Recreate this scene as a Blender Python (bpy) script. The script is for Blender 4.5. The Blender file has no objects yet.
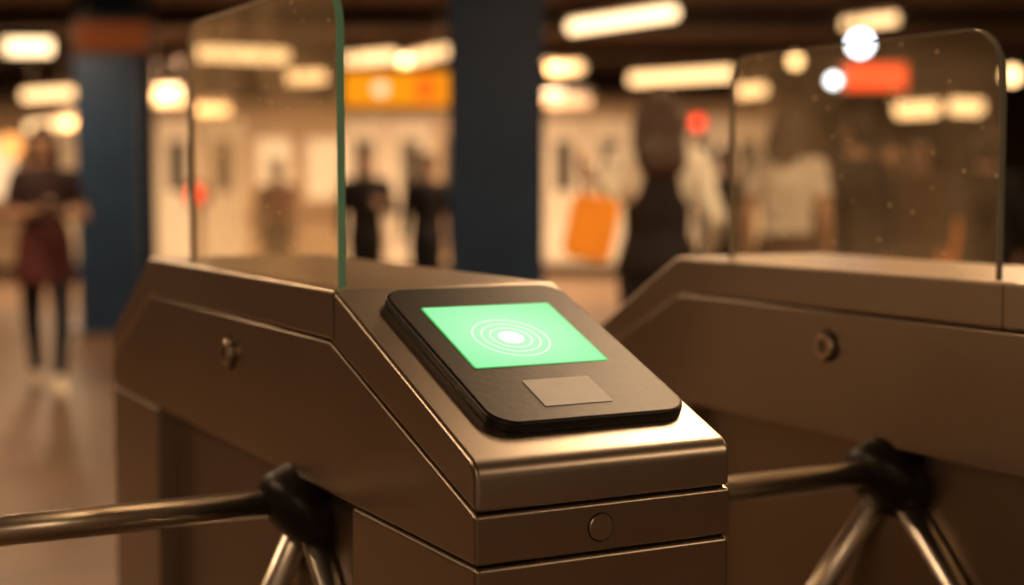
import bpy, bmesh, math, random
from mathutils import Vector, Matrix
random.seed(4)
C = bpy.context.scene
COL = C.collection
PI = math.pi
F = 1518.0; CAMH = 1.30; CEIL = 3.0

# ------------------------------------------------------------------ materials
def newmat(name):
    m = bpy.data.materials.new(name); m.use_nodes = True
    nt = m.node_tree; b = nt.nodes['Principled BSDF']
    return m, nt, b
def mat(name, col, rough=.6, metal=0.0, var=.12, scale=8, emit=None, es=0, bump=0.0, coat=0):
    m, nt, b = newmat(name)
    b.inputs['Roughness'].default_value = rough
    b.inputs['Metallic'].default_value = metal
    b.inputs['Coat Weight'].default_value = coat
    tc = nt.nodes.new('ShaderNodeTexCoord'); n = nt.nodes.new('ShaderNodeTexNoise')
    n.inputs['Scale'].default_value = scale; n.inputs['Detail'].default_value = 4
    nt.links.new(tc.outputs['Object'], n.inputs['Vector'])
    r = nt.nodes.new('ShaderNodeValToRGB')
    r.color_ramp.elements[0].position = .3; r.color_ramp.elements[1].position = .7
    r.color_ramp.elements[0].color = (*[c*(1-var) for c in col], 1)
    r.color_ramp.elements[1].color = (*[min(1, c*(1+var)) for c in col], 1)
    nt.links.new(n.outputs['Fac'], r.inputs['Fac']); nt.links.new(r.outputs['Color'], b.inputs['Base Color'])
    if bump:
        bp = nt.nodes.new('ShaderNodeBump'); bp.inputs['Strength'].default_value = bump; bp.inputs['Distance'].default_value = .01
        nt.links.new(n.outputs['Fac'], bp.inputs['Height']); nt.links.new(bp.outputs['Normal'], b.inputs['Normal'])
    if emit:
        b.inputs['Emission Color'].default_value = (*emit, 1); b.inputs['Emission Strength'].default_value = es
    return m
def brushed(name, col, rough, stretch=(150, 2, 150)):
    m, nt, b = newmat(name)
    b.inputs['Metallic'].default_value = 1
    tc = nt.nodes.new('ShaderNodeTexCoord'); mp = nt.nodes.new('ShaderNodeMapping'); mp.inputs['Scale'].default_value = stretch
    n = nt.nodes.new('ShaderNodeTexNoise'); n.inputs['Scale'].default_value = 6; n.inputs['Detail'].default_value = 4
    n2 = nt.nodes.new('ShaderNodeTexNoise'); n2.inputs['Scale'].default_value = 4; n2.inputs['Detail'].default_value = 2
    L = nt.links.new
    L(tc.outputs['Object'], mp.inputs['Vector']); L(mp.outputs['Vector'], n.inputs['Vector']); L(tc.outputs['Object'], n2.inputs['Vector'])
    mr = nt.nodes.new('ShaderNodeMapRange'); mr.inputs['To Min'].default_value = rough-.05; mr.inputs['To Max'].default_value = rough+.06
    mx = nt.nodes.new('ShaderNodeMath'); mx.operation = 'MULTIPLY_ADD'; mx.inputs[1].default_value = .5
    L(n.outputs['Fac'], mx.inputs[0]); 
    h = nt.nodes.new('ShaderNodeMath'); h.operation = 'MULTIPLY'; h.inputs[1].default_value = .5; L(n2.outputs['Fac'], h.inputs[0]); L(h.outputs[0], mx.inputs[2])
    L(mx.outputs[0], mr.inputs['Value']); L(mr.outputs['Result'], b.inputs['Roughness'])
    r = nt.nodes.new('ShaderNodeValToRGB'); r.color_ramp.elements[0].position = .3; r.color_ramp.elements[1].position = .7
    r.color_ramp.elements[0].color = (*[c*.88 for c in col], 1); r.color_ramp.elements[1].color = (*col, 1)
    L(mx.outputs[0], r.inputs['Fac']); L(r.outputs['Color'], b.inputs['Base Color'])
    return m
def emis(name, col, s):
    m, nt, b = newmat(name)
    b.inputs['Base Color'].default_value = (*col, 1); b.inputs['Emission Color'].default_value = (*col, 1)
    b.inputs['Emission Strength'].default_value = s; b.inputs['Roughness'].default_value = .5
    return m
def glass_mat(name, lo, hi):
    m = bpy.data.materials.new(name); m.use_nodes = True; nt = m.node_tree
    nt.nodes.clear(); N = nt.nodes.new; L = nt.links.new
    out = N('ShaderNodeOutputMaterial'); tr = N('ShaderNodeBsdfTransparent'); tr.inputs['Color'].default_value = (.97, .95, .90, 1)
    gl = N('ShaderNodeBsdfGlossy'); gl.inputs['Roughness'].default_value = .05
    lw = N('ShaderNodeLayerWeight'); lw.inputs['Blend'].default_value = .5
    pw = N('ShaderNodeMath'); pw.operation = 'POWER'; pw.inputs[1].default_value = 3.0; L(lw.outputs['Facing'], pw.inputs[0])
    ml = N('ShaderNodeMath'); ml.operation = 'MULTIPLY_ADD'; ml.inputs[1].default_value = .26; ml.inputs[2].default_value = .02; L(pw.outputs[0], ml.inputs[0])
    mx = N('ShaderNodeMixShader'); L(ml.outputs[0], mx.inputs[0]); L(tr.outputs[0], mx.inputs[1]); L(gl.outputs[0], mx.inputs[2])
    df = N('ShaderNodeBsdfDiffuse'); df.inputs['Color'].default_value = (.95, .76, .53, 1)
    tl = N('ShaderNodeBsdfTranslucent'); tl.inputs['Color'].default_value = (.7, .55, .37, 1)
    ds = N('ShaderNodeAddShader'); L(df.outputs[0], ds.inputs[0]); L(tl.outputs[0], ds.inputs[1])
    tc = N('ShaderNodeTexCoord'); vo = N('ShaderNodeTexVoronoi'); vo.inputs['Scale'].default_value = 26
    no = N('ShaderNodeTexNoise'); no.inputs['Scale'].default_value = 5; no.inputs['Detail'].default_value = 6; no.inputs['Distortion'].default_value = .6
    L(tc.outputs['Object'], vo.inputs['Vector']); L(tc.outputs['Object'], no.inputs['Vector'])
    r = N('ShaderNodeValToRGB'); r.color_ramp.elements[0].color = (.5, .5, .5, 1); r.color_ramp.elements[0].position = .05
    r.color_ramp.elements[1].color = (0, 0, 0, 1); r.color_ramp.elements[1].position = .09
    L(vo.outputs['Distance'], r.inputs['Fac'])
    r2 = N('ShaderNodeMapRange'); r2.inputs['From Min'].default_value = .38; r2.inputs['From Max'].default_value = .70
    r2.inputs['To Min'].default_value = lo; r2.inputs['To Max'].default_value = hi; L(no.outputs['Fac'], r2.inputs['Value'])
    ad = N('ShaderNodeMath'); ad.operation = 'MAXIMUM'; L(r.outputs['Color'], ad.inputs[0]); L(r2.outputs['Result'], ad.inputs[1])
    m2 = N('ShaderNodeMixShader'); L(ad.outputs[0], m2.inputs[0]); L(mx.outputs[0], m2.inputs[1]); L(ds.outputs[0], m2.inputs[2])
    L(m2.outputs[0], out.inputs['Surface'])
    return m

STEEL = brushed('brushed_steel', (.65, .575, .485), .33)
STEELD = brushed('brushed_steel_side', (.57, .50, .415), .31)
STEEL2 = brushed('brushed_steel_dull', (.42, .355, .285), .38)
LOCKM = mat('lock_steel', (.85, .75, .62), .3, 1.0)
CHROME = mat('satin_chrome', (.99, .93, .84), .30, 1.0, var=.02, scale=3)
DARKGAP = mat('dark_seam', (.012, .009, .007), .8)
BLACKF = mat('black_face', (.014, .013, .012), .38, var=.2, scale=90, bump=.03)
BLACKR = mat('black_rubber', (.014, .012, .010), .42, var=.05)
TAN = mat('tan_plate', (.60, .52, .40), .45, var=.06, scale=30, emit=(.45, .38, .27), es=.22)  # tan plate lifted by a little added emission, not a light itself
GLASSL = glass_mat('hazy_glass', .07, .20)
GLASSR = glass_mat('clear_glass', .03, .10)
GEDGE = mat('green_glass_edge', (.17, .28, .15), .15, var=.35, scale=9, emit=(.14, .24, .12), es=.24)  # green glass edge with emission added to brighten it
PEDGE = mat('pale_glass_edge', (.30, .25, .17), .25, var=.25, scale=14, emit=(.25, .19, .11), es=.10)  # pale glass edge, also with a trace of added emission
RINGM = emis('pale_ring', (.62, .96, .70), .97)
BLOBM = emis('lilac_glow_spot', (.84, .78, .88), 1.0)
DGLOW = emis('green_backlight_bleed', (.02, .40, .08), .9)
def screen_mat():
    m, nt, b = newmat('green_display'); N = nt.nodes.new; L = nt.links.new
    tc = N('ShaderNodeTexCoord'); mp = N('ShaderNodeMapping'); mp.inputs['Location'].default_value = (-.5, -.5, 0)
    gr = N('ShaderNodeVectorMath'); gr.operation = 'LENGTH'
    sp = N('ShaderNodeSeparateXYZ'); cb = N('ShaderNodeCombineXYZ')
    L(tc.outputs['Generated'], mp.inputs['Vector']); L(mp.outputs['Vector'], sp.inputs[0]); L(sp.outputs[0], cb.inputs[0]); L(sp.outputs[1], cb.inputs[1]); L(cb.outputs[0], gr.inputs[0])
    r = N('ShaderNodeValToRGB'); r.color_ramp.elements[0].color = (.55, .97, .64, 1); r.color_ramp.elements[0].position = .02
    r.color_ramp.elements[1].color = (.28, .93, .40, 1); r.color_ramp.elements[1].position = .68
    L(gr.outputs['Value'], r.inputs['Fac']); L(r.outputs['Color'], b.inputs['Emission Color']); b.inputs['Emission Strength'].default_value = 1.0
    b.inputs['Base Color'].default_value = (.02, .05, .03, 1); b.inputs['Roughness'].default_value = .6; b.inputs['Specular IOR Level'].default_value = .15
    return m
SCREEN = screen_mat()

# ------------------------------------------------------------------ mesh helpers
def link(name, me, m, parent=None, smooth=False):
    o = bpy.data.objects.new(name, me); COL.objects.link(o)
    if m: me.materials.append(m)
    if parent: o.parent = parent
    if smooth:
        for p in me.polygons: p.use_smooth = True
    return o
def frombm(name, bm, m, parent=None, smooth=False, bevel=0, seg=3):
    bmesh.ops.recalc_face_normals(bm, faces=bm.faces)
    me = bpy.data.meshes.new(name); bm.to_mesh(me); bm.free()
    o = link(name, me, m, parent, smooth or bevel > 0)
    if bevel:
        md = o.modifiers.new('Bevel', 'BEVEL'); md.width = bevel; md.segments = seg
        md.limit_method = 'ANGLE'; md.angle_limit = math.radians(28); md.harden_normals = True
    return o
def fillet(pts, n=6):
    out = []; k = len(pts)
    for i, p in enumerate(pts):
        r = p[2] if len(p) > 2 else 0
        P = Vector(p[:2])
        if r <= 0: out.append(tuple(P)); continue
        A = Vector(pts[i-1][:2]); B = Vector(pts[(i+1) % k][:2])
        a = (A-P).normalized(); b = (B-P).normalized()
        ang = a.angle(b); t = r/math.tan(ang/2); c = P+(a+b).normalized()*(r/math.sin(ang/2))
        s = P+a*t-c; e = P+b*t-c
        a0 = math.atan2(s.y, s.x); a1 = math.atan2(e.y, e.x); d = (a1-a0+PI) % (2*PI)-PI
        for j in range(n+1):
            th = a0+d*j/n; out.append((c.x+r*math.cos(th), c.y+r*math.sin(th)))
    return out
def extrude_poly(bm, pts3a, pts3b):
    va = [bm.verts.new(p) for p in pts3a]; vb = [bm.verts.new(p) for p in pts3b]
    n = len(va); bm.faces.new(va); bm.faces.new(vb[::-1])
    for i in range(n): bm.faces.new((va[i], vb[i], vb[(i+1) % n], va[(i+1) % n]))
def prism_u(bm, prof, u0, u1):   # prof in (y,z) extruded along x
    extrude_poly(bm, [(u0, y, z) for y, z in prof], [(u1, y, z) for y, z in prof])
def box(bm, x0, x1, y0, y1, z0, z1):
    extrude_poly(bm, [(x0, y0, z0), (x1, y0, z0), (x1, y1, z0), (x0, y1, z0)], [(x0, y0, z1), (x1, y0, z1), (x1, y1, z1), (x0, y1, z1)])
def basis(d):
    d = Vector(d).normalized(); a = Vector((0, 0, 1)) if abs(d.z) < .9 else Vector((1, 0, 0))
    x = d.cross(a).normalized(); y = d.cross(x).normalized(); return x, y, d
def lathe(bm, org, axis, prof, seg=32):  # prof (r, h)
    x, y, d = basis(axis); o = Vector(org); rings = []
    for r, h in prof:
        if r < 1e-6: rings.append([bm.verts.new(o+d*h)]); continue
        rings.append([bm.verts.new(o+d*h+x*r*math.cos(2*PI*i/seg)+y*r*math.sin(2*PI*i/seg)) for i in range(seg)])
    for a, b in zip(rings, rings[1:]):
        for i in range(seg):
            j = (i+1) % seg
            if len(a) == 1 and len(b) == 1: continue
            if len(a) == 1: bm.faces.new((a[0], b[i], b[j]))
            elif len(b) == 1: bm.faces.new((a[i], a[j], b[0]))
            else: bm.faces.new((a[i], a[j], b[j], b[i]))
    if len(rings[0]) > 1: bm.faces.new(rings[0][::-1])
    if len(rings[-1]) > 1: bm.faces.new(rings[-1])
def rod(bm, a, b, r, seg=12):
    a = Vector(a); b = Vector(b); lathe(bm, a, b-a, [(r, 0), (r, (b-a).length)], seg)
def thing(name, label, cat, loc=(0, 0, 0), rz=0, group=None):
    o = bpy.data.objects.new(name, None); COL.objects.link(o); o.location = loc; o.rotation_euler = (0, 0, rz)
    o.empty_display_size = .1
    o['label'] = label; o['category'] = cat
    if group: o['group'] = group
    return o
def struct(name, bm, m):
    o = frombm(name, bm, m); o['kind'] = 'structure'; return o
def B(): return bmesh.new()

# ------------------------------------------------------------------ setting
def tile_mat(name, c1, c2, sc, rough, mortar):
    m, nt, b = newmat(name); N = nt.nodes.new; L = nt.links.new
    tc = N('ShaderNodeTexCoord'); br = N('ShaderNodeTexBrick'); br.offset = 0
    br.inputs['Scale'].default_value = sc; br.inputs['Color1'].default_value = (*c1, 1); br.inputs['Color2'].default_value = (*c2, 1)
    br.inputs['Mortar'].default_value = (*mortar, 1); br.inputs['Mortar Size'].default_value = .008
    br.inputs['Brick Width'].default_value = .5; br.inputs['Row Height'].default_value = .5
    no = N('ShaderNodeTexNoise'); no.inputs['Scale'].default_value = 3; no.inputs['Detail'].default_value = 6
    L(tc.outputs['Object'], br.inputs['Vector']); L(tc.outputs['Object'], no.inputs['Vector'])
    mx = N('ShaderNodeMix'); mx.data_type = 'RGBA'; mx.blend_type = 'MULTIPLY'; mx.inputs[0].default_value = .4
    L(br.outputs['Color'], mx.inputs[6]); L(no.outputs['Fac'], mx.inputs[7]); L(mx.outputs[2], b.inputs['Base Color'])
    b.inputs['Roughness'].default_value = rough
    return m
bm = B(); box(bm, -9.5, 9.5, -5, 26, -.1, 0); struct('floor', bm, tile_mat('floor_tiles', (.23, .135, .078), (.19, .115, .066), 1.6, .42, (.10, .06, .035)))
CEILM = mat('dark_ceiling', (.14, .085, .048), .8, var=.35, scale=1.5)
bm = B(); box(bm, -9.5, 9.5, -5, 26, CEIL, CEIL+.15); struct('ceiling', bm, CEILM)
WALLM = tile_mat('wall_tiles', (.30, .21, .14), (.27, .19, .125), 4, .4, (.12, .08, .05))
DWALL = mat('dark_wall', (.085, .048, .026), .7, var=.4, scale=1.2)
bm = B(); box(bm, -9.7, -9.5, -5, 26, 0, CEIL); struct('wall_left', bm, WALLM)
bm = B(); box(bm, 9.5, 9.7, -5, 26, 0, CEIL); struct('wall_right', bm, DWALL)
bm = B(); box(bm, -9.7, 9.7, 26, 26.2, 0, CEIL); struct('wall_back', bm, DWALL)
BEAMM = mat('ceiling_beam_paint', (.065, .042, .026), .7)
for i, y in enumerate((11.5, 14.9, 18.6, 21.5)):
    bm = B(); box(bm, -9.5, 9.5, y, y+.35, CEIL-.22, CEIL); struct('trim_%d' % (i+1), bm, BEAMM)

# ------------------------------------------------------------------ turnstiles
RZ = math.radians(27.8); PITCH = math.radians(4.22)
P0 = Vector((-.0385, 1.578, 0)); UX = Vector((math.cos(RZ), math.sin(RZ), 0)); VY = Vector((-math.sin(RZ), math.cos(RZ), 0))
CAM0 = Vector((0, 0, CAMH))
def ray(px, py):
    a = (px-512)/F; b = (292.5-py)/F; c, s = math.cos(PITCH), math.sin(PITCH)
    return Vector((a, c+b*s, -s+b*c))
def on_side(px, py, u, org):      # (v, z) on the plane local x = u of a turnstile
    d = ray(px, py); k = ((org+UX*u)-CAM0).dot(UX)/d.dot(UX); p = CAM0+d*k-org; return p.dot(VY), p.z
W = .328
VB, ZTOP = on_side(332, 290, 0, P0)[0], 1.160
VR0 = on_side(148, 258, 0, P0)[0]; LEN0 = on_side(113, 372, 0, P0)[0]
P1 = P0+UX*.873
P1 = P1+VY*(on_side(1052, 281, 0, P1)[0]-VB)
VR1 = on_side(676, 256, 0, P1)[0]
SL = (ZTOP-1.0)/VB; TH = math.atan(SL); ct, st = math.cos(TH), math.sin(TH)
NRM = -VY*st+Vector((0, 0, ct)); SV = VY*ct+Vector((0, 0, st))
def on_slope(px, py, n):          # (u, s) on the sloped top of the first turnstile, n above it
    o = P0+Vector((0, 0, 1.0))+NRM*n; d = ray(px, py); k = (o-CAM0).dot(NRM)/d.dot(NRM); p = CAM0+d*k-o
    return p.dot(UX), p.dot(SV)
def rect(c, n):
    q = [on_slope(x, y, n) for x, y in c]   # tl tr br bl
    return (q[0][0]+q[3][0])/2, (q[1][0]+q[2][0])/2, (q[2][1]+q[3][1])/2, (q[0][1]+q[1][1])/2
HR = .0135    # reader height above the slope
R_SCR = rect([(425, 308), (549, 304), (606, 360), (472, 368)], HR)
R_PLT = rect([(521, 380), (592, 377), (610, 402), (545, 406)], HR)
R_PAD = rect([(389, 293), (563, 281), (678, 406), (490, 433)], HR-.002)
SPOT = on_slope(511, 338, HR)
def turnstile(label, loc, rz, lock_v, glass_top, glass_v, group, edge, glass, VR, LEN, hub_v, seam_v):
    t = thing('turnstile', label, 'turnstile', loc, rz, group)
    re = LEN-VR; pr = LEN-.338
    bm = B(); prism_u(bm, [(.006, .02), (LEN-.006, .02), (LEN-.006, .985), (VR-.006, ZTOP-.012), (VB+.006, ZTOP-.012), (.006, .985)], .075, W-.006)
    frombm('inner_body', bm, DARKGAP, t)
    kf = VB+.012; kr = VR-.012; zs = ZTOP-.066
    cap = fillet([(0, .9485), (0, 1.0, .024), (VB, ZTOP, .03), (VR, ZTOP, .03), (LEN, 1.0, .024), (LEN, .9485), (kr, zs), (kf, zs)])
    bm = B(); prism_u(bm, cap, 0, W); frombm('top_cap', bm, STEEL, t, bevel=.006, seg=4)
    bm = B(); box(bm, -.0004, .01, seam_v-.0009, seam_v+.0009, zs+.001, ZTOP-.004); frombm('panel_seam', bm, DARKGAP, t)
    hull = fillet([(0, .8925), (LEN, .8925), (LEN, .9455), (kr, zs-.003), (kf, zs-.003), (0, .9455)])
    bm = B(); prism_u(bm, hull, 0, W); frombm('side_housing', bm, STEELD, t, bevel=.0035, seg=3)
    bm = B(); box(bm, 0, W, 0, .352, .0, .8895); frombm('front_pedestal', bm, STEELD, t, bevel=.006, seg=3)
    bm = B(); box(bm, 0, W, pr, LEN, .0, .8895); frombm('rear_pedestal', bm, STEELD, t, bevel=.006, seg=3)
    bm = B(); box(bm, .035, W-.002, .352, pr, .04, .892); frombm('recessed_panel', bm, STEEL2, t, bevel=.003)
    bm = B(); lathe(bm, (0, lock_v, 1.036), (-1, 0, 0), [(.021, -.002), (.021, .010), (.0195, .012), (0, .012)], 40)
    lk = frombm('lock', bm, LOCKM, t, smooth=False)
    bm = B(); lathe(bm, (0, lock_v, 1.036), (-1, 0, 0), [(.026, -.002), (.026, .001), (.0215, .001)], 40); frombm('lock_recess', bm, DARKGAP, lk)
    bm = B(); lathe(bm, (-.010, lock_v, 1.036), (-1, 0, 0), [(.012, 0), (.012, .0026), (0, .0026)], 32); frombm('lock_barrel', bm, STEEL2, lk)
    bm = B(); box(bm, -.0132, -.011, lock_v-.0018, lock_v+.0018, 1.028, 1.044); frombm('keyhole', bm, DARKGAP, lk)
    bm = B(); lathe(bm, (.154, 0, .919), (0, -1, 0), [(.0165, -.002), (.0165, .0004), (.0155, .0004)]); cv = frombm('cover_rim', bm, DARKGAP, t)
    bm = B(); lathe(bm, (.154, 0, .919), (0, -1, 0), [(.0152, -.001), (.0152, .0015), (.0140, .0025), (0, .0025)]); frombm('round_cover', bm, STEEL, cv)
    def P(u, s, n): return (u, s*ct-n*st, 1.0+s*st+n*ct)
    def slab(name, R, r, n0, n1, m, parent, bev=0, grow=0):
        u0, u1, s0, s1 = R; u0 -= grow; s0 -= grow; u1 += grow; s1 += grow
        pts = fillet([(u0, s0, r), (u1, s0, r), (u1, s1, r), (u0, s1, r)], 10)
        bm = B(); extrude_poly(bm, [P(a, b, n0) for a, b in pts], [P(a, b, n1) for a, b in pts])
        return frombm(name, bm, m, parent, bevel=bev, seg=4)
    rd = slab('card_reader', R_PAD, .036, -.002, HR, BLACKF, t, .005)
    rd['label'] = 'black rounded card reader with a green display'
    slab('display_glow_rim', R_SCR, .005, HR-.002, HR+.0004, DGLOW, rd, 0, .0024)  # emissive rim added for the green glow spilling around the display
    slab('display', R_SCR, .003, HR-.002, HR+.0008, SCREEN, rd)
    slab('reader_plate', R_PLT, .002, HR-.002, HR+.001, TAN, rd)
    cu, cs = SPOT; h0 = HR+.0007
    def ring(name, r0, r1, m):
        bm = B(); n = 64; vs = []
        for i in range(n):
            a = 2*PI*i/n
            vs.append([bm.verts.new(P(cu+r*math.cos(a), cs+r*math.sin(a), h)) for r, h in ((r0, h0), (r0, h0+.0003), (r1, h0+.0003), (r1, h0))])
        for i in range(n):
            for k in range(4): bm.faces.new((vs[i][k], vs[i][(k+1) % 4], vs[(i+1) % n][(k+1) % 4], vs[(i+1) % n][k]))
        frombm(name, bm, m, rd)
    for r in (.0275, .0385, .050): ring('target_ring', r-.0024, r, RINGM)
    bm = B(); c = Vector(P(cu, cs, h0)); lathe(bm, c, (0, -st, ct), [(.0165, 0), (.0160, .0005), (0, .0005)]); frombm('target_spot', bm, BLOBM, rd)
    # tripod hub: a smooth low black cone on a round flange, tilted 45 degrees, the three arms straight out of it
    ax = Vector((-.7071, 0, -.7071)); hc = Vector((.004, hub_v, .824))
    prof = [(.056, -.075), (.062, -.055), (.069, -.036), (.073, -.028), (.0745, -.020), (.073, -.012), (.069, -.004), (.062, .005), (.054, .011), (.044, .016), (.032, .019), (.016, .021), (0, .0215)]
    bm = B(); lathe(bm, hc, ax, prof, 56); hb = frombm('hub', bm, BLACKR, t, smooth=True)
    for d in (Vector((-1, 0, 0)), Vector((-.16, .517, -.841)), Vector((.0, -.72, -.70))):
        d = d.normalized(); perp = (d-ax*d.dot(ax)).normalized(); s0 = hc+perp*.038-ax*.004
        bm = B(); lathe(bm, s0, d, [(.0195, .0), (.0195, .48), (.0185, .492), (.013, .499), (0, .501)], 28)
        a = frombm('arm', bm, CHROME, t, smooth=False)
        for p in a.data.polygons: p.use_smooth = len(p.vertices) == 4
    # glass
    v0, v1 = glass_v; zb = ZTOP-.012; zt = glass_top; g0, g1 = .026, .036
    outl = fillet([(v0, zb), (v0, zt, .07), (v1, zt, .05), (v1, zb)], 10)
    bm = B(); prism_u(bm, outl, g0, g1); gp = frombm('glass_panel', bm, glass, t)
    e = .0022; inner = fillet([(v0+e, zb), (v0+e, zt-e, .068), (v1-e, zt-e, .048), (v1-e, zb)], 10)
    for (i0, i1, mm, nm) in ((0, 8, edge, 'front_glass_edge'), (8, len(outl)-1, PEDGE, 'rear_glass_edge')):
        bm = B(); q = []
        for (a, b), (c, d) in list(zip(outl, inner))[i0:i1+1]:
            q.append([bm.verts.new(p) for p in ((g0-.0003, a, b), (g1+.0003, a, b), (g1+.0003, c, d), (g0-.0003, c, d))])
        for i in range(len(q)-1):
            for k in range(4): bm.faces.new((q[i][k], q[i][(k+1) % 4], q[i+1][(k+1) % 4], q[i+1][k]))
        bm.faces.new(q[0]); bm.faces.new(q[-1][::-1])
        frombm(nm, bm, mm, gp)
    return t
gl = (on_side(341, 200, .03, P0)[0], on_side(191, 160, .03, P0)[0]); gr = (on_side(1001, 200, .03, P1)[0], on_side(731, 180, .03, P1)[0])
zl = on_side(200, 20, .03, P0)[1]; zr = on_side(860, 42, .03, P1)[1]
turnstile('brushed steel turnstile in front, its green reader screen lit', P0, RZ, on_side(231, 349, 0, P0)[0], zl, gl, 'steel tripod turnstiles', GEDGE, GLASSL, VR0, LEN0, on_side(284, 525, -.01, P0)[0], on_side(334, 315, 0, P0)[0])
turnstile('brushed steel turnstile standing behind to the right, slightly out of focus', P1, RZ, on_side(828, 338, 0, P1)[0], zr, gr, 'steel tripod turnstiles', PEDGE, GLASSR, VR1, VR1+LEN0-VR0, on_side(874, 505, -.01, P1)[0], on_side(1003, 300, 0, P1)[0])

# ------------------------------------------------------------------ background fixtures
def at(px, py, D): return Vector(((px-512)/F*D, D, CAMH+(180-py)/F*D))
HOUS = mat('lamp_housing', (.18, .13, .09), .5)
TUBE = emis('warm_tube', (1.0, .62, .28), 2.6)
TUBEW = emis('bright_warm_tube', (1.0, .70, .37), 3.6)
GLOBE = emis('cool_globe', (.80, .88, 1.0), 10.0)
GLOBEW = emis('warm_globe', (1.0, .62, .28), 5.0)
RODM = mat('hanger_rod_metal', (.08, .06, .045), .5, .6)
def tube_lamp(x1, y1, x2, y2, R, label, m=TUBE, w=.06):
    a = at(x1, y1, R*F/(180-y1)); b = at(x2, y2, R*F/(180-y2)); z = CAMH+R
    c = (a+b)/2; d = b-a; ln = d.length; rz = math.atan2(d.y, d.x)
    t = thing('tube_lamp', label, 'ceiling lamp', (c.x, c.y, z), rz, 'hanging tube lamps')
    bm = B(); prism_u(bm, [(-.05, .13), (.05, .13), (.11, .075), (.11, .06), (-.11, .06), (-.11, .075)], -ln/2, ln/2); frombm('lamp_housing', bm, HOUS, t)
    bm = B(); rod(bm, (-ln/2+.02, 0, 0), (ln/2-.02, 0, 0), w, 16); frombm('tube', bm, m, t, smooth=False)
    for s in (-1, 1):
        bm = B(); rod(bm, (s*ln*.35, 0, .12), (s*ln*.35, 0, CEIL-z), .008, 8); frombm('hanger', bm, RODM, t)
tube_lamp(570, 29, 673, 14, 1.45, 'long bright tube lamp slanting above the space right of the broad blue column', TUBEW, .055)
tube_lamp(403, 62, 447, 52, 1.40, 'tube lamp above the orange sign, left of the broad blue column')
tube_lamp(200, 53, 290, 57, 1.40, 'long tube lamp seen through the front turnstile glass panel', TUBE, .08)
tube_lamp(290, 78, 326, 77, 1.20, 'short tube lamp beside the front edge of the nearer glass panel', TUBE, .07)
tube_lamp(550, 70, 582, 68, 1.30, 'short tube lamp just right of the broad blue column, below the slanting one')
tube_lamp(630, 80, 730, 74, 1.10, 'long low tube lamp above the woman in the dark vest', TUBE, .06)
tube_lamp(155, 99, 186, 98, .95, 'short tube lamp right of the narrow blue column', TUBE, .08)
tube_lamp(28, 96, 75, 93, .95, 'upper tube lamp of the pair above the woman with the phone')
tube_lamp(32, 127, 72, 123, .68, 'lower tube lamp of the pair above the woman with the phone')
tube_lamp(8, 47, 56, 47, 1.40, 'broad bright tube lamp in the upper left corner', TUBEW, .09)
tube_lamp(840, 26, 895, 20, 1.45, 'tube lamp above the top edge of the farther glass panel', TUBE, .045)
tube_lamp(548, 103, 588, 101, .90, 'dim short tube lamp above the train, right of the broad blue column', emis('dim_tube', (1, .6, .3), 1.2), .06)
tube_lamp(896, 110, 933, 108, .75, 'left tube lamp of the low pair behind the farther glass panel', TUBE, .08)
tube_lamp(950, 106, 976, 107, .75, 'right tube lamp of the low pair behind the farther glass panel', TUBE, .08)
tube_lamp(738, 92, 762, 90, .90, 'short tube lamp behind the rear edge of the farther glass panel')
tube_lamp(348, 61, 396, 57, 1.30, 'tube lamp directly above the left half of the orange sign')
tube_lamp(198, 110, 232, 110, .85, 'dim low tube lamp behind the nearer glass panel', TUBE, .06)
def globe_lamp(px, py, D, r, m, label):
    p = at(px, py, D); t = thing('globe_lamp', label, 'ceiling lamp', p, 0, 'small globe lamps')
    bm = B(); bmesh.ops.create_uvsphere(bm, u_segments=20, v_segments=12, radius=r); frombm('globe', bm, m, t, smooth=True)
    bm = B(); rod(bm, (0, 0, r*.9), (0, 0, CEIL-p.z), .01, 8); frombm('hanger', bm, RODM, t)
globe_lamp(857, 45, 12.5, .085, GLOBE, 'cool white globe lamp shining behind the top of the farther glass panel')
globe_lamp(831, 81, 13.0, .045, GLOBE, 'tiny cool white glow left of the red sign, standing in for the double of the cool globe lamp')  # glowing globe added for the lens double of the cool lamp, no second lamp
globe_lamp(793, 62, 14.0, .06, GLOBEW, 'warm globe lamp above the woman in the white top')
globe_lamp(1008, 76, 13.0, .07, GLOBEW, 'warm globe lamp at the right edge, beyond the glass corner')
globe_lamp(12, 146, 15.0, .12, emis('amber_globe', (1, .40, .10), 1.8), 'amber globe lamp low at the left edge beside the woman with the phone')

def sign(name, px0, px1, py0, py1, D, m, label, extras=None):
    a = at(px0, py1, D); b = at(px1, py0, D); c = (a+b)/2; w = (b.x-a.x)/2; h = (b.z-a.z)/2
    t = thing(name, label, 'sign', c, 0)
    bm = B(); box(bm, -w-.02, w+.02, .0, .14, -h-.02, h+.02); frombm('sign_case', bm, HOUS, t, bevel=.01)
    bm = B(); box(bm, -w, w, -.012, .002, -h, h); frombm('sign_face', bm, m, t)
    for s in (-1, 1):
        bm = B(); rod(bm, (s*w*.8, .07, h), (s*w*.8, .07, CEIL-c.z), .012, 8); frombm('hanger', bm, RODM, t)
    for (dx, dz, r, mm, nm) in (extras or []):
        bm = B(); lathe(bm, (dx*w, -.012, dz*h), (0, -1, 0), [(r, 0), (r, .006), (0, .006)]); frombm(nm, bm, mm, t)
    return t
sign('hanging_sign', 345, 450, 73, 106, 12.4, emis('orange_sign_light', (1.0, .33, .006), .95), 'glowing orange hanging sign left of the broad blue column',
     [(-.3, 0, .06, emis('sign_white', (1, .75, .45), 1.2), 'sign_disc'), (.55, 0, .10, emis('sign_amber', (1, .18, .01), .9), 'sign_disc')])
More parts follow.
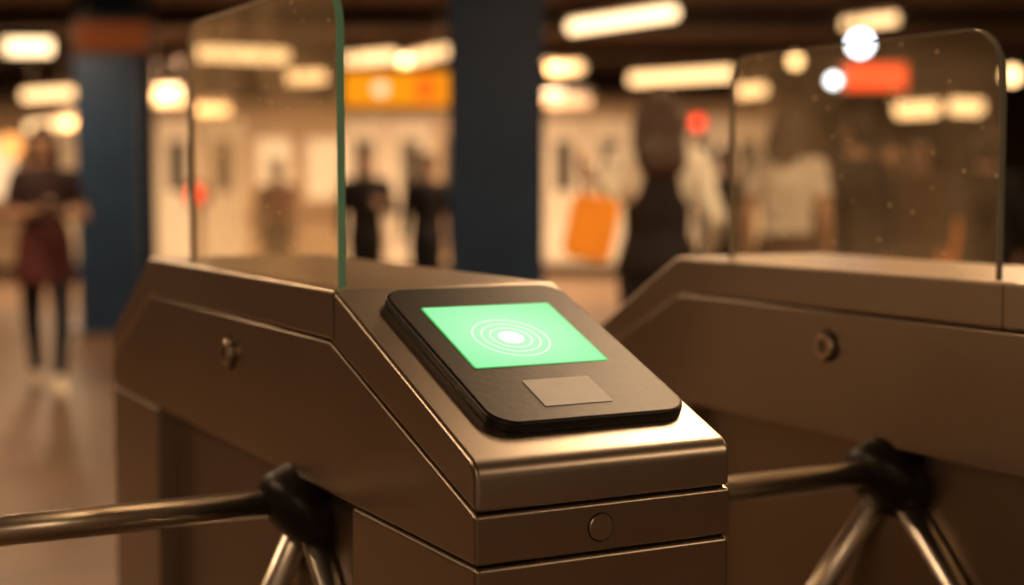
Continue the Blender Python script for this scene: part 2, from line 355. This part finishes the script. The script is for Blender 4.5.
sign('hanging_sign', 842, 903, 65, 90, 12.9, emis('red_sign_light', (1.0, .10, .02), 1.3), 'glowing red hanging sign behind the farther glass panel')
sign('hanging_sign', 80, 152, 24, 52, 12.0, mat('dim_sign', (.30, .08, .03), .5, emit=(.45, .10, .02), es=.2), 'dim dark red hanging sign above the narrow blue column')

BLUE = mat('blue_column_paint', (.013, .046, .112), .45, var=.2, scale=3, bump=.1)
def column(px, D, w, label):
    x = (px-512)/F*D; t = thing('steel_column', label, 'column', (x, D, 0), 0, 'blue steel columns')
    h = w/2; f = .05
    bm = B(); extr = [(-h, -h), (h, -h), (h, -h+f), (.04, -h+f), (.04, h-f), (h, h-f), (h, h), (-h, h), (-h, h-f), (-.04, h-f), (-.04, -h+f), (-h, -h+f)]
    extrude_poly(bm, [(a, b, .03) for a, b in extr], [(a, b, CEIL) for a, b in extr]); frombm('shaft', bm, BLUE, t)
    bm = B(); box(bm, -h-.06, h+.06, -h-.06, h+.06, 0, .03); frombm('base_plate', bm, BLUE, t)
    for s in (-1, 1):
        for k in range(9):
            bm = B(); lathe(bm, (s*(h-.05), -h, .25+k*.3), (0, -1, 0), [(.018, 0), (.014, .01), (0, .014)], 10); frombm('rivet', bm, BLUE, t)
column(497, 8.9, .54, 'broad dark blue steel column behind the front turnstile')
column(118, 13.2, .55, 'narrow looking dark blue steel column behind the woman with the phone')

# train
TR = mat('train_side', (.62, .45, .29), .4, var=.2, scale=1.5)
TRD = mat('train_door_paint', (.97, .84, .66), .35, var=.06, scale=2)
TRW = mat('train_window', (.06, .045, .03), .15, emit=(.9, .55, .28), es=.08)
TRL = mat('train_window_lit', (.5, .4, .3), .2, emit=(1, .66, .36), es=1.15)
tx0, tx1 = -9.2, 3.9; tcx = (tx0+tx1)/2
t = thing('subway_train', 'cream subway train standing behind the people and columns', 'train', (tcx, 21.2, 0)); hw = (tx1-tx0)/2
prof = fillet([(0, .12), (0, 2.35, .35), (.7, 2.6, .3), (2.1, 2.6, .3), (2.6, 2.35, .3), (2.6, .12)])
bm = B(); prism_u(bm, prof, -hw, hw); frombm('car_body', bm, TR, t)
bm = B(); box(bm, -hw+.1, hw-.1, .15, 2.4, 0, .13); frombm('underframe', bm, DARKGAP, t)
for i, xw in enumerate((-8.7, -6.75, -4.95, -2.35, .42, 2.35)):
    x = xw-tcx
    for s in (0, 1):
        bm = B(); box(bm, x+s*.64, x+s*.64+.60, -.03, .02, .16, 2.16); d = frombm('door', bm, TRD, t, bevel=.01)
        bm = B(); box(bm, x+s*.64+.17, x+s*.64+.43, -.04, -.02, 1.15, 1.85); frombm('door_window', bm, TRW, d)
for i, xw in enumerate((-7.4, -5.45, -3.55, -2.85, -.95, -.2, 1.75)):
    x = xw-tcx
    bm = B(); box(bm, x, x+.48, -.02, .02, 1.05, 1.88); frombm('window', bm, TRL if i % 3 != 1 else TRW, t, bevel=.01)
bm = B(); box(bm, -hw, hw, -.015, .02, .75, .85); frombm('stripe', bm, mat('train_stripe', (.25, .12, .06), .5), t)
REDL = emis('red_signal', (1, .06, .02), 1.0)
def signal(px, py, D, label, r=.09):
    p = at(px, py, D); t = thing('signal_lamp', label, 'signal lamp', (p.x, p.y, 0), 0, 'red signal lamps')
    bm = B(); rod(bm, (0, 0, .03), (0, 0, p.z), .03); frombm('post', bm, RODM, t)
    bm = B(); box(bm, -.13, .13, -.13, .13, 0, .03); frombm('base_plate', bm, RODM, t)
    bm = B(); box(bm, -r-.04, r+.04, -.06, .08, p.z-r-.04, p.z+r+.04); frombm('lamp_case', bm, DARKGAP, t, bevel=.02)
    bm = B(); lathe(bm, (0, -.06, p.z), (0, -1, 0), [(r, 0), (r*.8, .03), (0, .045)], 20); frombm('lens', bm, REDL, t)
signal(696, 123, 19.0, 'small red signal lamp above the person in black right of the woman in the vest')
signal(198, 194, 18.5, 'red signal lamp behind the rear edge of the nearer glass panel', .10)

# ------------------------------------------------------------------ people
class MB:
    def __init__(s): s.bm = bmesh.new()
    def ell(s, c, rx, ry, rz, M=None, seg=14):
        M3 = (M if M else Matrix.Identity(4))
        mt = M3 @ Matrix.Translation(Vector(c)) @ Matrix.Diagonal((rx, ry, rz, 1))
        bmesh.ops.create_uvsphere(s.bm, u_segments=seg, v_segments=seg//2+2, radius=1, matrix=mt)
    def tube(s, pts, rad, seg=12):
        for i in range(len(pts)-1):
            a, b = Vector(pts[i]), Vector(pts[i+1]); d = b-a
            if d.length < 1e-5: continue
            lathe(s.bm, a, d, [(rad[i], 0), (rad[i+1], d.length)], seg)
        for p, r in zip(pts, rad): s.ell(p, r, r, r, seg=seg)
    def chain(s, pts, rad, seg=14):   # flat-ended limb
        n = len(pts)
        for i in range(n-1):
            a, b = Vector(pts[i]), Vector(pts[i+1]); lathe(s.bm, a, b-a, [(rad[i], 0), (rad[i+1], (b-a).length)], seg)
            if 0 < i: s.ell(pts[i], rad[i], rad[i], rad[i], seg=seg)
        s.ell(pts[0], rad[0], rad[0], rad[0], seg=seg)
    def loft(s, rings, seg=20, M=None):
        R = []
        for (cx, cy, cz, rx, ry) in rings:
            R.append([s.bm.verts.new((M or Matrix.Identity(4)) @ Vector((cx+rx*math.cos(2*PI*i/seg), cy+ry*math.sin(2*PI*i/seg), cz))) for i in range(seg)])
        for a, b in zip(R, R[1:]):
            for i in range(seg): s.bm.faces.new((a[i], a[(i+1) % seg], b[(i+1) % seg], b[i]))
        s.bm.faces.new(R[0][::-1]); s.bm.faces.new(R[-1])
    def done(s, name, m, parent, vox, sc, it=3):
        bmesh.ops.scale(s.bm, vec=(sc, sc, sc), verts=s.bm.verts)
        o = frombm(name, s.bm, m, parent, smooth=True)
        r = o.modifiers.new('Remesh', 'REMESH'); r.mode = 'VOXEL'; r.voxel_size = vox; r.use_smooth_shade = True
        q = o.modifiers.new('Smooth', 'SMOOTH'); q.factor = .5; q.iterations = it
        return o
def hand(mb, w, d, n, side, curl=.5):
    w = Vector(w); d = Vector(d).normalized(); n = Vector(n); n = (n-d*n.dot(d)).normalized(); s = d.cross(n)*side
    M = Matrix((( s.x, n.x, d.x, 0), (s.y, n.y, d.y, 0), (s.z, n.z, d.z, 0), (0, 0, 0, 1)))
    mb.ell((0, 0, 0), .038, .015, .050, Matrix.Translation(w+d*.045) @ M)
    for k, (o, l) in enumerate(((.028, .068), (.010, .078), (-.009, .073), (-.027, .058))):
        p = w+d*.08+s*o; pts = [p]; a = 0
        for f in (.45, .32, .23):
            a += curl*.75; p = p+(d*math.cos(a)+n*math.sin(a))*l*f; pts.append(p)
        mb.tube(pts, [.0088, .0084, .0078, .007], 8)
    p = w+d*.025+s*.030; q = p+(d*.65+s*.65+n*.35).normalized()*.04; r = q+(d*.85+s*.1+n*.5).normalized()*.03
    mb.tube([p, q, r], [.012, .010, .008], 8)
SKIN = [mat('skin_warm', (.56, .34, .22), .55, var=.06), mat('skin_brown', (.30, .17, .11), .55, var=.06)]
HAIRD = mat('hair_dark', (.018, .010, .007), .55, var=.3, scale=40); HAIRB = mat('hair_brown', (.055, .026, .013), .5, var=.35, scale=40)
EYE = mat('eye_dark', (.02, .012, .01), .2); LIP = mat('lips', (.36, .12, .09), .5)
def cloth(name, c): return mat(name, c, .85, var=.2, scale=12, bump=.3)
BLACKC = cloth('black_cloth', (.014, .011, .011)); NAVY = cloth('dark_navy_cloth', (.02, .022, .032)); WHITE = cloth('white_cloth', (.94, .87, .76)); DKRED = cloth('dark_plum_cloth', (.034, .016, .020))
BEIGE = cloth('beige_cloth', (.95, .84, .68)); MAROON = cloth('maroon_cloth', (.085, .018, .016)); REDC = cloth('red_cloth', (.24, .035, .02)); BROWNC = cloth('brown_cloth', (.09, .05, .03)); DKVEST = cloth('dark_vest_cloth', (.014, .009, .008))
SHOEW = mat('white_shoe', (.95, .80, .62), .5); SHOEB = mat('black_shoe', (.015, .012, .01), .4)
def person(label, px, D, h, rz, top, bottom, hair, longhair, skin=0, sleeves='short', skirt=None, vest=None, shoe=SHOEB,
           larm=None, rarm=None, step=.0, head=(0, 0), fem=True, vox=.0075, lcurl=.4, rcurl=.4, ln=None, rn=None, hw=1.0, feet=.075, sh=None):
    sc = h/1.70; x = (px-512)/F*D
    t = thing('person', label, 'person', (x, D, 0), rz)
    sh = sh or (.150 if fem else .180)
    larm = larm or [(sh+.060, .03, 1.12), (sh+.062, -.05, .88)]     # +x arm
    rarm = rarm or [(-sh-.060, .03, 1.12), (-sh-.062, -.05, .88)]
    legs = {}
    for s in (-1, 1):
        st = step*s
        legs[s] = [(s*.080, 0, .88), (s*.080, -.03-st*.60, .48), (s*feet, st*-1.1, .09)]
    def torso(mb, e=0, z0=.80, z1=1.50):
        R = [(.80, .13, .10), (.88, .160, .115), (.95, .152, .11), (1.06, .120 if fem else .145, .090), (1.17, .132 if fem else .155, .100), (1.28, sh-.005, .108), (1.36, sh, .098), (1.415, sh*.78, .076), (1.45, .07, .062), (1.50, .055, .058)]
        mb.loft([(0, .0, z, a+e, b+e) for z, a, b in R if z0 <= z <= z1])
    Hm = Matrix.Translation((0, 0, 1.50)) @ Matrix.Rotation(head[0], 4, 'Z') @ Matrix.Rotation(head[1], 4, 'X') @ Matrix.Translation((0, 0, -1.50))
    mb = MB(); torso(mb)
    mb.tube([(0, .01, 1.40), (0, -.005, 1.53)], [.056, .052])
    mb.ell((0, .008, 1.60), .074, .094, .100, Hm); mb.ell((0, -.030, 1.545), .052, .056, .062, Hm); mb.ell((0, -.058, 1.505), .026, .026, .022, Hm)
    mb.ell((0, -.088, 1.575), .012, .018, .024, Hm, 10); mb.ell((0, -.080, 1.612), .05, .014, .012, Hm, 10)
    for s in (-1, 1):
        mb.ell((s*.076, .012, 1.585), .010, .018, .030, Hm, 10); mb.ell((s*.035, -.070, 1.57), .02, .018, .018, Hm, 10)
        L = legs[s]; a = L[2]
        mb.tube(L, [.085, .054, .036], 14)
        k, an = Vector(L[1]), Vector(L[2]); mb.ell(k.lerp(an, .3)+Vector((0, .012, 0)), .052, .056, .11)
        mb.tube([(a[0], a[1]+.03, .04), (a[0], a[1]-.07, .045), (a[0], a[1]-.15, .03)], [.034, .036, .028])
    for s, arm, cu, nn in ((1, larm, lcurl, ln), (-1, rarm, rcurl, rn)):
        S = Vector((s*sh, 0, 1.375)); E = Vector(arm[0]); Wp = Vector(arm[1])
        mb.tube([S, S.lerp(E, .5), E, E.lerp(Wp, .35), Wp], [.052, .043, .035, .036, .024], 12)
        hand(mb, Wp, Wp-E, nn or (-s, -.2, 0), s if nn is None else s, cu)
    mb.done('body', SKIN[skin], t, vox, sc, 2)
    for s in (-1, 1):
        m2 = MB(); m2.ell((s*.031, -.083, 1.598), .013, .006, .007, Hm, 10); bmesh.ops.scale(m2.bm, vec=(sc,)*3, verts=m2.bm.verts); frombm('eye', m2.bm, EYE, t, smooth=True)
    m2 = MB(); m2.ell((0, -.083, 1.535), .022, .008, .007, Hm, 10); bmesh.ops.scale(m2.bm, vec=(sc,)*3, verts=m2.bm.verts); frombm('mouth', m2.bm, LIP, t, smooth=True)
    m2 = MB(); m2.ell((0, .026, 1.622), .085*hw, .096, .098, Hm, 18); m2.ell((0, .045, 1.575), .078*hw, .075, .085, Hm)
    m2.ell((0, -.045, 1.675), .058, .042, .022, Hm)
    if longhair:
        q = longhair
        m2.loft([(0, .055, 1.66, .07, .05), (0, .065, 1.58, .092*hw, .055), (0, .075, 1.48, .106*hw, .055), (.004, .100, q+.12, .115*hw, .045), (-.004, .120, q+.05, .102*hw, .035), (0, .118, q, .070, .02)], M=Hm)
        for s in (-1, 1): m2.tube([Hm @ Vector((s*.072, .0, 1.64)), Hm @ Vector((s*.088*hw, .02, 1.54)), Hm @ Vector((s*.096*hw, .03, 1.44))], [.02, .026, .022])
    m2.done('hair', hair, t, .011, sc, 3)
    m2 = MB(); torso(m2, .014, .88 if bottom is None or not skirt else .95, 1.46)
    for s, arm in ((1, larm), (-1, rarm)):
        S = Vector((s*sh, 0, 1.375)); E = Vector(arm[0]); Wp = Vector(arm[1])
        if sleeves == 'long': m2.chain([S, S.lerp(E, .5), E, E.lerp(Wp, .35), E.lerp(Wp, .93)], [.064, .058, .052, .050, .036])
        else: m2.chain([S, S.lerp(E, .35), S.lerp(E, .62)], [.064, .060, .057])
    m2.done('shirt' if sleeves == 'short' else 'jacket', top, t, .012, sc, 3)
    if vest:
        m2 = MB()
        m2.loft([(0, 0, z, a, b) for z, a, b in ((.88, .186, .14), (.95, .178, .136), (1.06, .146, .117), (1.17, .150, .127), (1.28, .140, .134), (1.36, .118, .124), (1.42, .095, .102))])
        m2.done('vest', vest, t, .012, sc, 3)
    m2 = MB(); m2.loft([(0, 0, .80, .15, .115), (0, 0, .88, .178, .130), (0, 0, .96, .170, .124), (0, 0, 1.04, .140, .108)])
    for s in (-1, 1): m2.chain([legs[s][0], legs[s][1], Vector(legs[s][1]).lerp(Vector(legs[s][2]), .92)], [.100, .068, .050] if not skirt else [.092, .062, .046])
    m2.done('trousers' if not skirt else 'leggings', bottom, t, .012, sc, 3)
    if skirt:
        m2 = MB(); m2.loft([(0, 0, .70, .196, .18), (0, 0, .76, .192, .165), (0, 0, .84, .186, .150), (0, 0, .96, .175, .13), (0, 0, 1.08, .146, .112)]); m2.done('skirt', skirt, t, .012, sc, 3)
    for s in (-1, 1):
        a = legs[s][2]; m2 = MB()
        m2.tube([(a[0], a[1]+.035, .045), (a[0], a[1]-.06, .048), (a[0], a[1]-.155, .036)], [.045, .046, .036])
        m2.tube([(a[0], a[1], .06), (a[0], a[1], .10)], [.048, .046])
        for v in m2.bm.verts: v.co.z = max(v.co.z, 0.002)
        m2.done('shoe', shoe, t, .009, sc, 2)
    return t, sc
def wp(t, sc, p): 
    return Matrix.Translation(t.location) @ Matrix.Rotation(t.rotation_euler[2], 4, 'Z') @ (Vector(p)*sc)

A1 = math.radians(22)
p1, s1 = person('woman in dark top and maroon skirt walking forward, looking at a phone', 45, 9.3, 1.63, A1, DKRED, NAVY, HAIRB, 1.40, sleeves='short', skirt=MAROON, shoe=SHOEW,
    larm=[(.25, .04, 1.12), (.070, -.20, 1.15)], rarm=[(-.22, .06, 1.12), (-.055, -.22, 1.17)], step=.24, head=(-.15, .35), vox=.0065, lcurl=.8, rcurl=.7, ln=(-.3, 0.2, 1), rn=(.3, .2, 1), feet=.045, hw=.9)
c = wp(p1, s1, (.0, -.315, 1.22))
bm = B(); box(bm, -.036, .036, -.004, .004, -.072, .072); ph = frombm('phone', bm, BLACKF, None, bevel=.003)
ph.location = c; ph.rotation_euler = (math.radians(-50), 0, A1); ph['label'] = 'dark phone held in both hands by the woman in the maroon skirt'; ph['category'] = 'phone'
person('person in black jacket standing beneath the orange sign', 366, 12.8, 1.57, .3, BLACKC, BLACKC, HAIRD, None, sleeves='long', fem=False, larm=[(.25, .0, 1.13), (.10, -.24, 1.2)])
person('person in black standing just left of the broad blue column', 427, 13.0, 1.53, -.3, BLACKC, NAVY, HAIRD, None, sleeves='long', skin=1, fem=False)
p4, s4 = person('woman with long brown hair, beige sleeves and dark vest, seen from behind', 657, 6.8, 1.71, PI+.06, BEIGE, BLACKC, HAIRB, 1.30, sleeves='long', vest=DKVEST, larm=[(.250, .07, 1.11), (.325, .08, 1.30)], rarm=[(-.250, .05, 1.12), (-.225, -.08, .90)], step=-.12, vox=.007, lcurl=1.1, hw=1.05, sh=.168)
person('person in dark clothes standing right of the woman in the vest', 726, 12.0, 1.56, .3, BLACKC, BLACKC, HAIRD, None, sleeves='long', skin=1)
person('woman with dark hair in a white short-sleeved top, behind the farther glass', 787, 8.1, 1.69, PI-.4, WHITE, BROWNC, HAIRD, 1.40, sleeves='short', step=.1, hw=1.0)
person('man in a dark jacket beside the woman in the white top', 856, 8.5, 1.68, PI+.5, BLACKC, BLACKC, HAIRD, None, sleeves='long', fem=False, skin=0)
p8, s8 = person('person in brown facing forward near the right, carrying an orange folder', 918, 10.8, 1.60, -.2, BROWNC, BLACKC, HAIRD, None, sleeves='long', fem=False, larm=[(.26, .02, 1.10), (.24, -.20, 1.02)], lcurl=1.0)
person('dark clothed person partly hidden behind the man in the dark jacket', 888, 12.4, 1.60, .4, BLACKC, BLACKC, HAIRD, None, sleeves='long', fem=False)
person('person in dark coat at the right edge behind the farther glass', 984, 9.6, 1.60, PI-.2, BLACKC, BLACKC, HAIRD, None, sleeves='long', fem=False)
person('person in a dark red top seen through the nearer glass panel', 278, 15.0, 1.50, .2, REDC, BLACKC, HAIRD, None, sleeves='short', skin=1)
ORG = mat('orange_bag_cloth_self_lit', (.90, .27, .02), .6, var=.2, scale=6, emit=(.95, .26, .01), es=.34)  # orange cloth made brighter by added emission; the bag is no lamp
hp = wp(p4, s4, (.355, .085, 1.385))
bag = thing('tote_bag', 'orange tote bag hanging from the raised hand of the woman in the dark vest', 'bag', hp, .1)
bag.rotation_euler = (0, math.radians(9), .1)
bm = B(); prism_pts = fillet([(-.115, -.43, .05), (.095, -.43, .05), (.11, -.15, .05), (-.105, -.15, .05)])
prism_pts = [(a+.09, b) for a, b in prism_pts]
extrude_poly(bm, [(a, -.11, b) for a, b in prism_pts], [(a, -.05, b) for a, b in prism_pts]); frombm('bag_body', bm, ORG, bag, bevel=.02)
HND = mat('bag_handle_cloth', (.12, .05, .02), .7)
for s in (-1, 1):
    m2 = MB(); m2.tube([(.03, -.08+s*.025, -.16), (.0, -.03, -.02), (.03, -.03, -.02), (.15, -.08+s*.025, -.16)], [.006]*4, 8); frombm('handle', m2.bm, HND, bag, smooth=True)
fp = wp(p8, s8, (.29, -.27, .97)); bm = B(); box(bm, -.13, .13, -.008, .008, -.22, .22)
fo = frombm('folder', bm, mat('orange_folder_card_self_lit', (.75, .22, .04), .6, var=.1, emit=(.8, .2, .03), es=.42), None, bevel=.004); fo.location = fp+Vector((0, -.08, 0)); fo.rotation_euler = (0, math.radians(18), -.1)  # orange card with added emission so it shows brighter
fo['label'] = 'orange folder carried by the person in brown behind the farther glass'; fo['category'] = 'folder'

# ------------------------------------------------------------------ lights
def area(x, y, z, sx, sy, e, col=(1, .63, .35), rot=(0, 0, 0)):
    l = bpy.data.lights.new('lamp', 'AREA'); l.shape = 'RECTANGLE'; l.size = sx; l.size_y = sy; l.energy = e; l.color = col
    o = bpy.data.objects.new('area_light', l); COL.objects.link(o); o.location = (x, y, z); o.rotation_euler = rot
near = [(-2.6, 2.2, 22), (-2.6, 5.6, 30), (.9, 3.4, 28), (3.6, .2, 20), (3.6, 4.2, 24), (-.6, -1.6, 14), (.4, 5.6, 27), (-5.5, 8.0, 30), (5.2, 8.5, 34), (2.4, 6.2, 38), (-2.8, 8.2, 40)]  # unseen strip lamps added for steel highlights and to brighten the people
for i, (x, y, e) in enumerate(near):
    t = thing('strip_lamp', 'added warm strip lamp, out of view, lighting the turnstiles and the people', 'ceiling lamp', (x, y, CEIL-.06), RZ, 'added strip lamps out of view')
    bm = B(); box(bm, -.12, .12, -.65, .65, -.07, 0); frombm('lamp_housing', bm, HOUS, t, bevel=.01)
    bm = B(); box(bm, -.10, .10, -.62, .62, -.085, -.068); frombm('diffuser', bm, emis('strip_%d' % i, (1, .63, .33), 3.0), t)
    for s in (-1, 1):
        bm = B(); rod(bm, (0, s*.45, -.01), (0, s*.45, .06), .01, 8); frombm('hanger', bm, RODM, t)
    area(x, y, CEIL-.16, .2, 1.2, e, rot=(0, 0, RZ))
for (x, y, e) in ((-4.5, 12, 60), (.5, 12.5, 80), (4.5, 11.5, 45)):
    area(x, y, CEIL-.3, 1.6, .3, e)
for (x, y, e) in ((-4.5, 17.5, 300), (-.5, 17.8, 350), (3, 17.5, 160)):
    area(x, y, CEIL-.3, 1.6, .3, e, (1, .66, .39))
w = bpy.data.worlds.new('World'); C.world = w; w.use_nodes = True
w.node_tree.nodes['Background'].inputs[0].default_value = (1, .60, .33, 1); w.node_tree.nodes['Background'].inputs[1].default_value = .17

# ------------------------------------------------------------------ camera
cd = bpy.data.cameras.new('Camera'); cam = bpy.data.objects.new('Camera', cd); COL.objects.link(cam)
cam.location = (0, 0, CAMH); cam.rotation_euler = (PI/2-PITCH, 0, 0)
cd.sensor_width = 36; cd.lens = F/1024*36; cd.clip_end = 100
cd.dof.use_dof = True; cd.dof.focus_distance = 1.74; cd.dof.aperture_fstop = 1.9
C.camera = cam
C.view_settings.view_transform = 'Standard'; C.view_settings.look = 'None'; C.view_settings.exposure = 0
